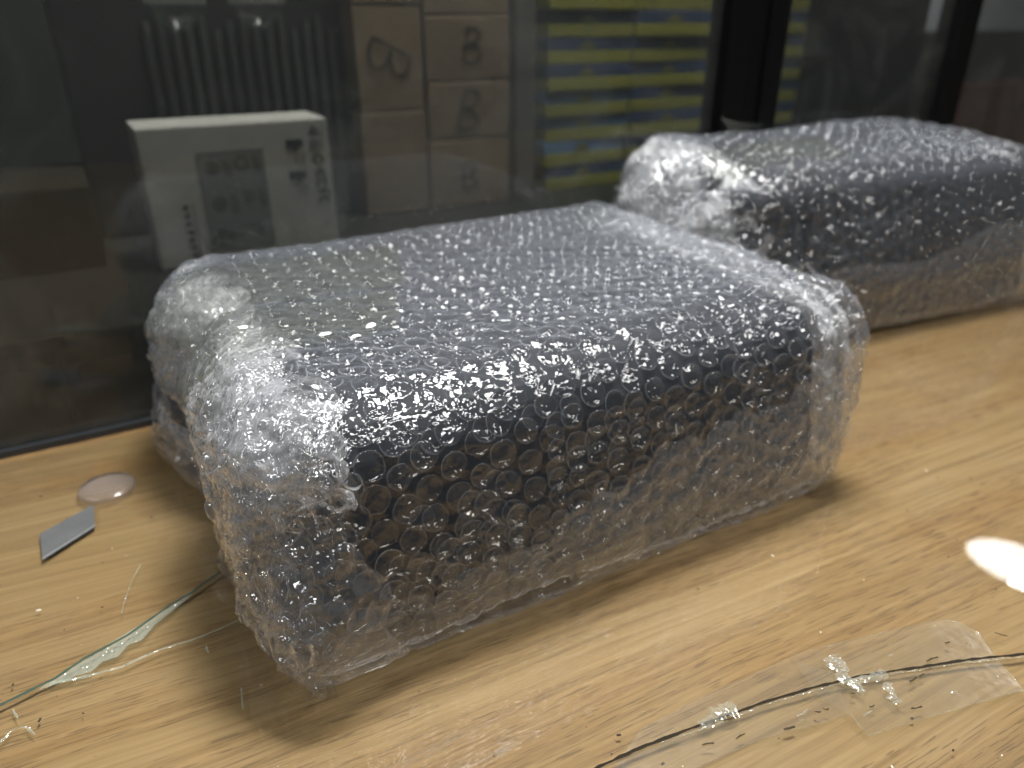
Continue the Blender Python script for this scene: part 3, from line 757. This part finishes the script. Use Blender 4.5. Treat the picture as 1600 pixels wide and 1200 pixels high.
kbox(xb0, xb1, zb[0], zb[1], 'lowest of the three kraft cartons with upright letter B', yc1, (0.47, 0.45, 0.11, 0.0, 0.05), 4)
kbox(xb0, xb1, zb[1], zb[2], 'middle of the three kraft cartons with upright letter B', yc1, (0.50, 0.5, 0.155, -0.1, 0.2), 5)
kbox(xb0, xb1, zb[2], zb[3], 'uppermost of the three kraft cartons with upright letter B', yc1, (0.55, 0.55, 0.13, -0.05, 0.1), 6)
kbox(xb0, xb1, zb[3], zb[4], 'plain kraft carton above the uppermost letter B, cut by picture edge', yc1, None, 7)
xp0 = xx(803, 150, yc1); xp1 = xx(832, 150, yc1)
pst = box('shelf_post', (xp0, yc1-0.02, ZS+0.001), (xp1, yc1+0.08, 3.0), simple('grey_post', (0.13, 0.125, 0.11), 0.5, 0.3)); tag(pst, 'grey upright shelf post between kraft cartons and yellow boxes', 'post')

# flat blue and yellow boxes in columns
yc2 = 3.10
def car_emblem(w, h):
    P = [(-1, 0), (-.98, .35), (-.6, .5), (-.35, 1), (.3, 1), (.55, .5), (.95, .38), (1, 0)]
    return [(x*w, z*h) for x, z in P], [tuple(range(8))]
rows = [305, 268, 231, 190, 150, 108, 64, 21, -22, -66]
cols = [(at(853, 200, y=yc2)[0], at(980, 190, y=yc2)[0]), (at(983, 190, y=yc2)[0], at(1102, 170, y=yc2)[0]), (at(1106, 170, y=yc2)[0], at(1306, 150, y=yc2)[0])]
ordn = ['lowest', 'second lowest', 'third lowest', 'fourth lowest', 'fifth lowest', 'sixth lowest', 'seventh lowest', 'eighth lowest', 'ninth lowest']
colw = ['in the stack beside the kraft cartons', 'in the stack left of the thick black mullion', 'in the stack right of the thick black mullion']
zr = [zz(880, v, yc2) for v in rows]; zoff = ZS - zr[0]
dz = (zr[-1]-zr[0])/(len(zr)-1)
for ci, (x0, x1) in enumerate(cols):
    for ri in range(9):
        z0 = ZS+dz*ri; z1 = z0+dz; xm = (x0+x1)/2; litb = (ci == 0 and 1 <= ri <= 3)  # a few rows take the lit copy of the blue
        r = random.Random(ci*20+ri); ox = r.uniform(-0.006, 0.006); oy = r.uniform(-0.012, 0.012)
        e = empty('flat_box', (xm+ox, yc2+oy, z0))
        e.rotation_euler = (0, 0, r.uniform(-0.03, 0.03))
        tag(e, '%s blue and yellow flat box %s' % (ordn[ri], colw[ci]), 'box', 'blue and yellow boxes stacked behind the glass')
        box('blue_lid', (x0+ox+0.003, yc2+oy, z0+dz*0.48), (x1+ox-0.003, yc2+oy+0.3, z1-0.004), M_BLUE_LIT if litb else M_BLUE_SHADED, e, 0.004)
        box('yellow_tray', (x0+ox+0.003, yc2+oy-0.006, z0+0.001), (x1+ox-0.003, yc2+oy+0.3, z0+dz*0.475), M_YELLOW, e, 0.004)
        V, F = car_emblem(0.048, 0.034)
        link('car_emblem', mesh_py('car_emblem', [(v[0]-0.02, -0.003, dz*0.56+v[1]) for v in V], F), M_OLIVE, e)

# things at the left of the shelf
kl = box('brown_reflection', (-0.75, 2.80, ZS+0.001), (0.02, 3.3, ZS+0.27), simple('reflection_brown', (0.035, 0.03, 0.022), 0.8, 0.1, 0.15, 12), None, 0.01)  # added block: the counter's brown reflection in the pane, put into its colour
tag(kl, 'dim brown block standing in for the counter reflection at the left picture edge', 'carton')
fin = empty('finned_block', (0.55, 3.12, ZS)); tag(fin, 'added dark block for reflected silhouettes, with pale upright fins, behind the white carton', 'case')  # dark block added where the pane mirrors silhouettes; fins for the pale stripes
box('silhouette_block', (0.02, 3.16, ZS+0.001), (1.22, 3.5, 1.30), simple('dark_silhouette', (0.022, 0.024, 0.025), 0.6, 0.3), fin, 0.02)
MF = simple('fin_grey', (0.07, 0.075, 0.075), 0.5, 0.3)
for k in range(15):
    x0 = 0.30+k*0.047
    box('fin', (x0, 3.13, ZS+0.02), (x0+0.022, 3.159, 0.99+0.03*math.sin(k*2.1)), MF, fin, 0.003)
for k, (u, lab) in enumerate(((272, 'clear round packet hanging left above the finned block'), (400, 'clear round packet hanging right above the finned block'))):
    c = at(u, 0, y=3.05)
    e = empty('hanging_packet', (c[0], 3.05, c[2])); tag(e, lab, 'packet', 'packets hanging above the finned case')
    V = []; F = []; n = 24
    for i in range(n):
        t = 2*math.pi*i/n; rr = 0.085*(1+0.05*math.sin(3*t+k))
        V += [(rr*math.cos(t), -0.03, rr*math.sin(t)*1.05), (rr*0.6*math.cos(t), -0.055, rr*0.6*math.sin(t)), (rr*math.cos(t), 0.0, rr*math.sin(t)*1.05)]
    V.append((0, -0.06, 0)); V.append((0, 0, 0))
    for i in range(n):
        j = (i+1) % n; F += [(3*i, 3*j, 3*j+1, 3*i+1), (3*i+1, 3*j+1, 3*n), (3*i, 3*i+2, 3*j+2, 3*j), (3*i+2, 3*n+1, 3*j+2)]
    link('pouch', mesh_py('pouch', V, F), film('pouch_film', haze=0.05, hazecol=(0.6, 0.66, 0.62)), e, True)
    box('header_card', (c[0]-0.10, 3.03, c[2]-0.012), (c[0]+0.10, 3.036, c[2]+0.002), simple('header_grey', (0.30, 0.30, 0.28)), e)
    box('hook', (c[0]-0.004, 3.04, c[2]+0.06), (c[0]+0.004, 3.16, c[2]+0.07), MF, e)
# below the shelf
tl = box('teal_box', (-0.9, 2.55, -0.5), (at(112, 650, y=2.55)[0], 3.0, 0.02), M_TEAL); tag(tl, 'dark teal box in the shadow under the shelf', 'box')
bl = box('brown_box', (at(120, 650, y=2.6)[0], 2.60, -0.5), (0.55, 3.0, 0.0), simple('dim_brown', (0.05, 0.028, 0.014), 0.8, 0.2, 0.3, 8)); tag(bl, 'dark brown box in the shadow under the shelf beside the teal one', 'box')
# beyond the last mullion
wl = box('wall', (3.0, 6.0, -1.2), (12.0, 6.1, 4.0), M_WALL); tag(wl, kind='structure')
lo_ = at(1540, 48, y=5.0)
bd = box('dark_board', (4.4, 5.0, -1.2), (11.0, 5.1, lo_[2]), simple('dark_grey_board', (0.06, 0.062, 0.055), 0.7, 0.2, 0.2, 3)); tag(bd, 'dark grey board standing beyond the last black mullion', 'board')
mr0 = at(1510, 135, y=4.6); mr1 = at(1600, 205, y=4.6)
mb = box('maroon_box', (mr0[0], 4.6, -1.2), (mr1[0]+1.0, 4.9, mr0[2]), M_MAROON); tag(mb, 'dim reddish brown box at the right picture edge behind glass', 'box')

# ------------------------------------------------------------------ small things on the counter glass
# snapped-off blade segment: a slanted parallelogram of thin steel with a ground edge
bl4 = [at(62, 834, z=0.004), at(146, 788, z=0.004), at(148, 822, z=0.004), at(66, 874, z=0.004)]
ob = sum(bl4)/4
e = empty('knife_blade_segment', (ob[0], ob[1], 0.001)); tag(e, 'small grey steel blade segment lying on the counter at left', 'blade')
def prism(name, pts, z0, z1, mat, parent, o):
    n = len(pts); V = [(p[0]-o[0], p[1]-o[1], z0) for p in pts]+[(p[0]-o[0], p[1]-o[1], z1) for p in pts]
    F = [tuple(range(n))[::-1], tuple(range(n, 2*n))]+[(i, (i+1) % n, n+(i+1) % n, n+i) for i in range(n)]
    return link(name, mesh_py(name, V, F), mat, parent)
inn = [bl4[0], bl4[1], bl4[1]*0.12+bl4[2]*0.88, bl4[0]*0.12+bl4[3]*0.88]
prism('blade', inn, 0.0, 0.003, M_STEEL, e, ob)
prism('cutting_edge', [inn[3]*0.999+bl4[3]*0.001, inn[2], bl4[2], bl4[3]], 0.0, 0.0018, simple('ground_steel', (0.17, 0.175, 0.175), 0.4, 0.5), e, ob)
# clear rubber foot
c = at(167, 762, z=0.006); rr = 0.062
V = []; F = []; n = 36; pr = [(1.0, 0.0), (1.0, 0.006), (0.94, 0.011), (0.6, 0.013), (0.3, 0.0145)]
for r, z in pr:
    for i in range(n): t = 2*math.pi*i/n; V.append((rr*r*math.cos(t), rr*r*math.sin(t), z))
V.append((0, 0, 0.015))
for a in range(len(pr)-1):
    for i in range(n): j = (i+1) % n; F.append((a*n+i, a*n+j, (a+1)*n+j, (a+1)*n+i))
for i in range(n): j = (i+1) % n; F.append(((len(pr)-1)*n+i, (len(pr)-1)*n+j, len(V)-1))
o = link('rubber_foot', mesh_py('rubber_foot', V, F), M_RUBBER, None, True); o.location = Vector((c[0], c[1], 0.001))*U
tag(o, 'clear round rubber foot lying on the counter beside the blade segment', 'rubber foot')

GL = np.array([1.5, 0.5, -0.02])
def ground_poly(name, uv, z, mat, thick=0.0):
    pts = [at(u, v, z=z) for u, v in uv]
    n = len(pts); V = [tuple(p-GL) for p in pts]
    return link(name, mesh_py(name, V, [tuple(range(n))]), mat, glass_sheet)
def ground_strip(name, uv, wd, z, mat, jit=0.0, seed=0, sub=6, dome_=0.0, taper=True):
    """an irregular ridge running along a line on the glass"""
    P = [at(u, v, z=z) for u, v in uv]; Q = []
    r = random.Random(seed)
    for i in range(len(P)-1):
        for k in range(sub): Q.append(P[i]+(P[i+1]-P[i])*k/sub)
    Q.append(P[-1]); n = len(Q); V = []; F = []
    for i, q in enumerate(Q):
        d = (Q[min(i+1, n-1)]-Q[max(i-1, 0)]); d = d/np.linalg.norm(d); nn = np.array([-d[1], d[0], 0])
        w = (wd[i*(len(wd)-1)//max(n-1, 1)] if isinstance(wd, (list, tuple)) else wd)*(1+r.uniform(-jit, jit))
        q = q+nn*r.uniform(-jit, jit)*w*0.4
        V += [tuple(q+nn*w/2-GL), tuple(q+np.array([0, 0, dome_*(0.6+r.random()*0.8)])-GL), tuple(q-nn*w/2-GL)]
    for i in range(n-1):
        F += [(3*i, 3*i+1, 3*i+4, 3*i+3), (3*i+1, 3*i+2, 3*i+5, 3*i+4)]
    return link(name, mesh_py(name, V, F), mat, glass_sheet)
# left crack: green glass edge with a pale shell-shaped chip along it
ground_strip('crack', [(-20, 1112), (40, 1082), (85, 1060), (130, 1030), (200, 992), (262, 948), (300, 925), (345, 893)], 0.006, 0.0035, M_GREEN, 0.2, 1, 5, 0.0003)
ground_poly('chip', [(60, 1078), (85, 1058), (120, 1036), (160, 1012), (205, 985), (250, 955), (300, 922), (318, 912), (292, 936), (268, 956), (242, 976), (222, 1000), (200, 1008), (184, 1026), (160, 1034), (142, 1050), (118, 1056), (96, 1066)], 0.0030, M_CRACK)
ground_strip('crack', [(78, 1068), (130, 1058), (190, 1042), (250, 1015), (300, 1000), (345, 982), (380, 965)], [0.006, 0.005, 0.004, 0.003, 0.002], 0.0032, M_CRACK, 0.25, 2, 5, 0.0002)
ground_strip('crack', [(190, 958), (196, 935), (207, 905), (220, 882)], 0.002, 0.0032, M_CRACK, 0.4, 3, 4, 0.0005)
for k, ln in enumerate(([(0, 1160), (20, 1140), (42, 1135)], [(20, 1108), (28, 1122)], [(44, 1136), (54, 1148)], [(376, 1075), (380, 1108)], [(322, 1010), (325, 1020)], [(373, 1042), (380, 1040)])):
    ground_strip('scratch', ln, 0.0028, 0.0015, M_CRACK, 0.6, 20+k, 3, 0.0005)
# right crack mended with tape
ground_poly('tape_patch', [(1236, 1024), (1330, 1000), (1470, 968), (1500, 972), (1530, 990), (1552, 1022), (1600, 1078), (1480, 1112), (1356, 1150), (1330, 1118), (1275, 1085)], 0.0025, M_FLATTAPE)
ground_poly('tape_patch', [(1000, 1140), (1090, 1092), (1230, 1030), (1300, 1050), (1330, 1116), (1180, 1158), (1080, 1204), (1000, 1225), (960, 1200)], 0.0045, M_FLATTAPE)
for uv_ in ([(1236, 1024), (1330, 1000), (1470, 968), (1500, 972), (1530, 990), (1552, 1022), (1600, 1078), (1480, 1112), (1356, 1150), (1330, 1118)], [(1000, 1140), (1090, 1092), (1230, 1030)], [(1330, 1116), (1180, 1158), (1080, 1204)]):
    ground_strip('tape_edge', uv_, 0.0011, 0.0049, M_GLUE, 0.6, 40+len(uv_), 6, 0.0006)
ground_strip('crack', [(915, 1208), (1000, 1168), (1080, 1138), (1180, 1102), (1270, 1074), (1350, 1055), (1440, 1042), (1520, 1030), (1640, 1018)], 0.0048, 0.0072, M_DARKLINE, 0.35, 4, 8, 0.0002)
ground_strip('crack', [(1030, 1160), (1110, 1135), (1200, 1100), (1300, 1070), (1400, 1052), (1500, 1036), (1600, 1026)], 0.003, 0.0058, M_GLUE, 0.5, 5, 8, 0.0004)
ground_strip('glue_ridge', [(1296, 1026), (1310, 1040), (1318, 1058), (1345, 1078), (1352, 1082)], [0.03, 0.022, 0.014, 0.012], 0.0068, M_GLUE, 0.35, 6, 5, 0.0025)
ground_strip('glue_ridge', [(1312, 1068), (1345, 1062), (1370, 1056), (1385, 1052)], [0.010, 0.016, 0.018, 0.008], 0.0072, M_GLUE, 0.35, 7, 5, 0.0025)
ground_strip('glue_ridge', [(1386, 1066), (1396, 1090), (1404, 1100)], [0.014, 0.020, 0.016], 0.0070, M_GLUE, 0.35, 8, 5, 0.0025)
ground_strip('glue_ridge', [(1092, 1132), (1115, 1120), (1136, 1106), (1150, 1104)], [0.012, 0.026, 0.024, 0.010], 0.0070, M_GLUE, 0.5, 9, 5, 0.0025)
rs = random.Random(77)
for k in range(26):                                     # creases and dirt caught at the tape edge
    t = rs.random(); u = 1000+t*560; v = 1150-t*130+rs.uniform(-45, 55)
    a = rs.uniform(-0.6, 0.3); L = rs.uniform(6, 22)
    ground_strip('crease', [(u, v), (u+L*0.5*math.cos(a), v+L*0.5*math.sin(a)+rs.uniform(-2, 2)), (u+L*math.cos(a), v+L*math.sin(a))], rs.uniform(0.0015, 0.004), 0.0072, M_DIRT if rs.random() < 0.6 else M_GLUE, 0.4, 100+k, 2, 0.001)
# crumbs scattered on the counter
V = []; F = []
for k in range(150):
    u = rs.uniform(-30, 1630); v = rs.uniform(690, 1230)
    p = at(u, v, z=0.001); s = rs.choice([0.0006, 0.0008, 0.001, 0.0016])*rs.uniform(0.6, 1.3); b = len(V)
    if 0.0 < p[0] < 1.35 and p[1] > 0.86 or p[1] > WY-0.06 or (p[0] > 1.5 and p[1] > 1.4): continue
    ang = rs.uniform(0, 6.28); ca, sa = math.cos(ang), math.sin(ang); el = rs.uniform(1, 2.4)
    for x, y in ((-1, -1), (1, -1), (1, 1), (-1, 1)):
        X = x*s*el; Y = y*s; V.append((p[0]+X*ca-Y*sa, p[1]+X*sa+Y*ca, 0.0012))
    V.append((p[0], p[1], 0.0012+s*1.2))
    F += [(b, b+1, b+4), (b+1, b+2, b+4), (b+2, b+3, b+4), (b+3, b, b+4)]
half = len(F)//8*4
me = mesh_py('crumbs', V, F); me.materials.append(M_DIRT); me.materials.append(simple('pale_dust', (0.75, 0.72, 0.62), 0.8, 0.2))
for i, pl in enumerate(me.polygons): pl.material_index = 0 if (i//4) % 6 < 5 else 1
o = link('crumbs', me, None); tag(o, 'dust and small crumbs scattered over the counter glass', 'crumbs', kind='stuff')
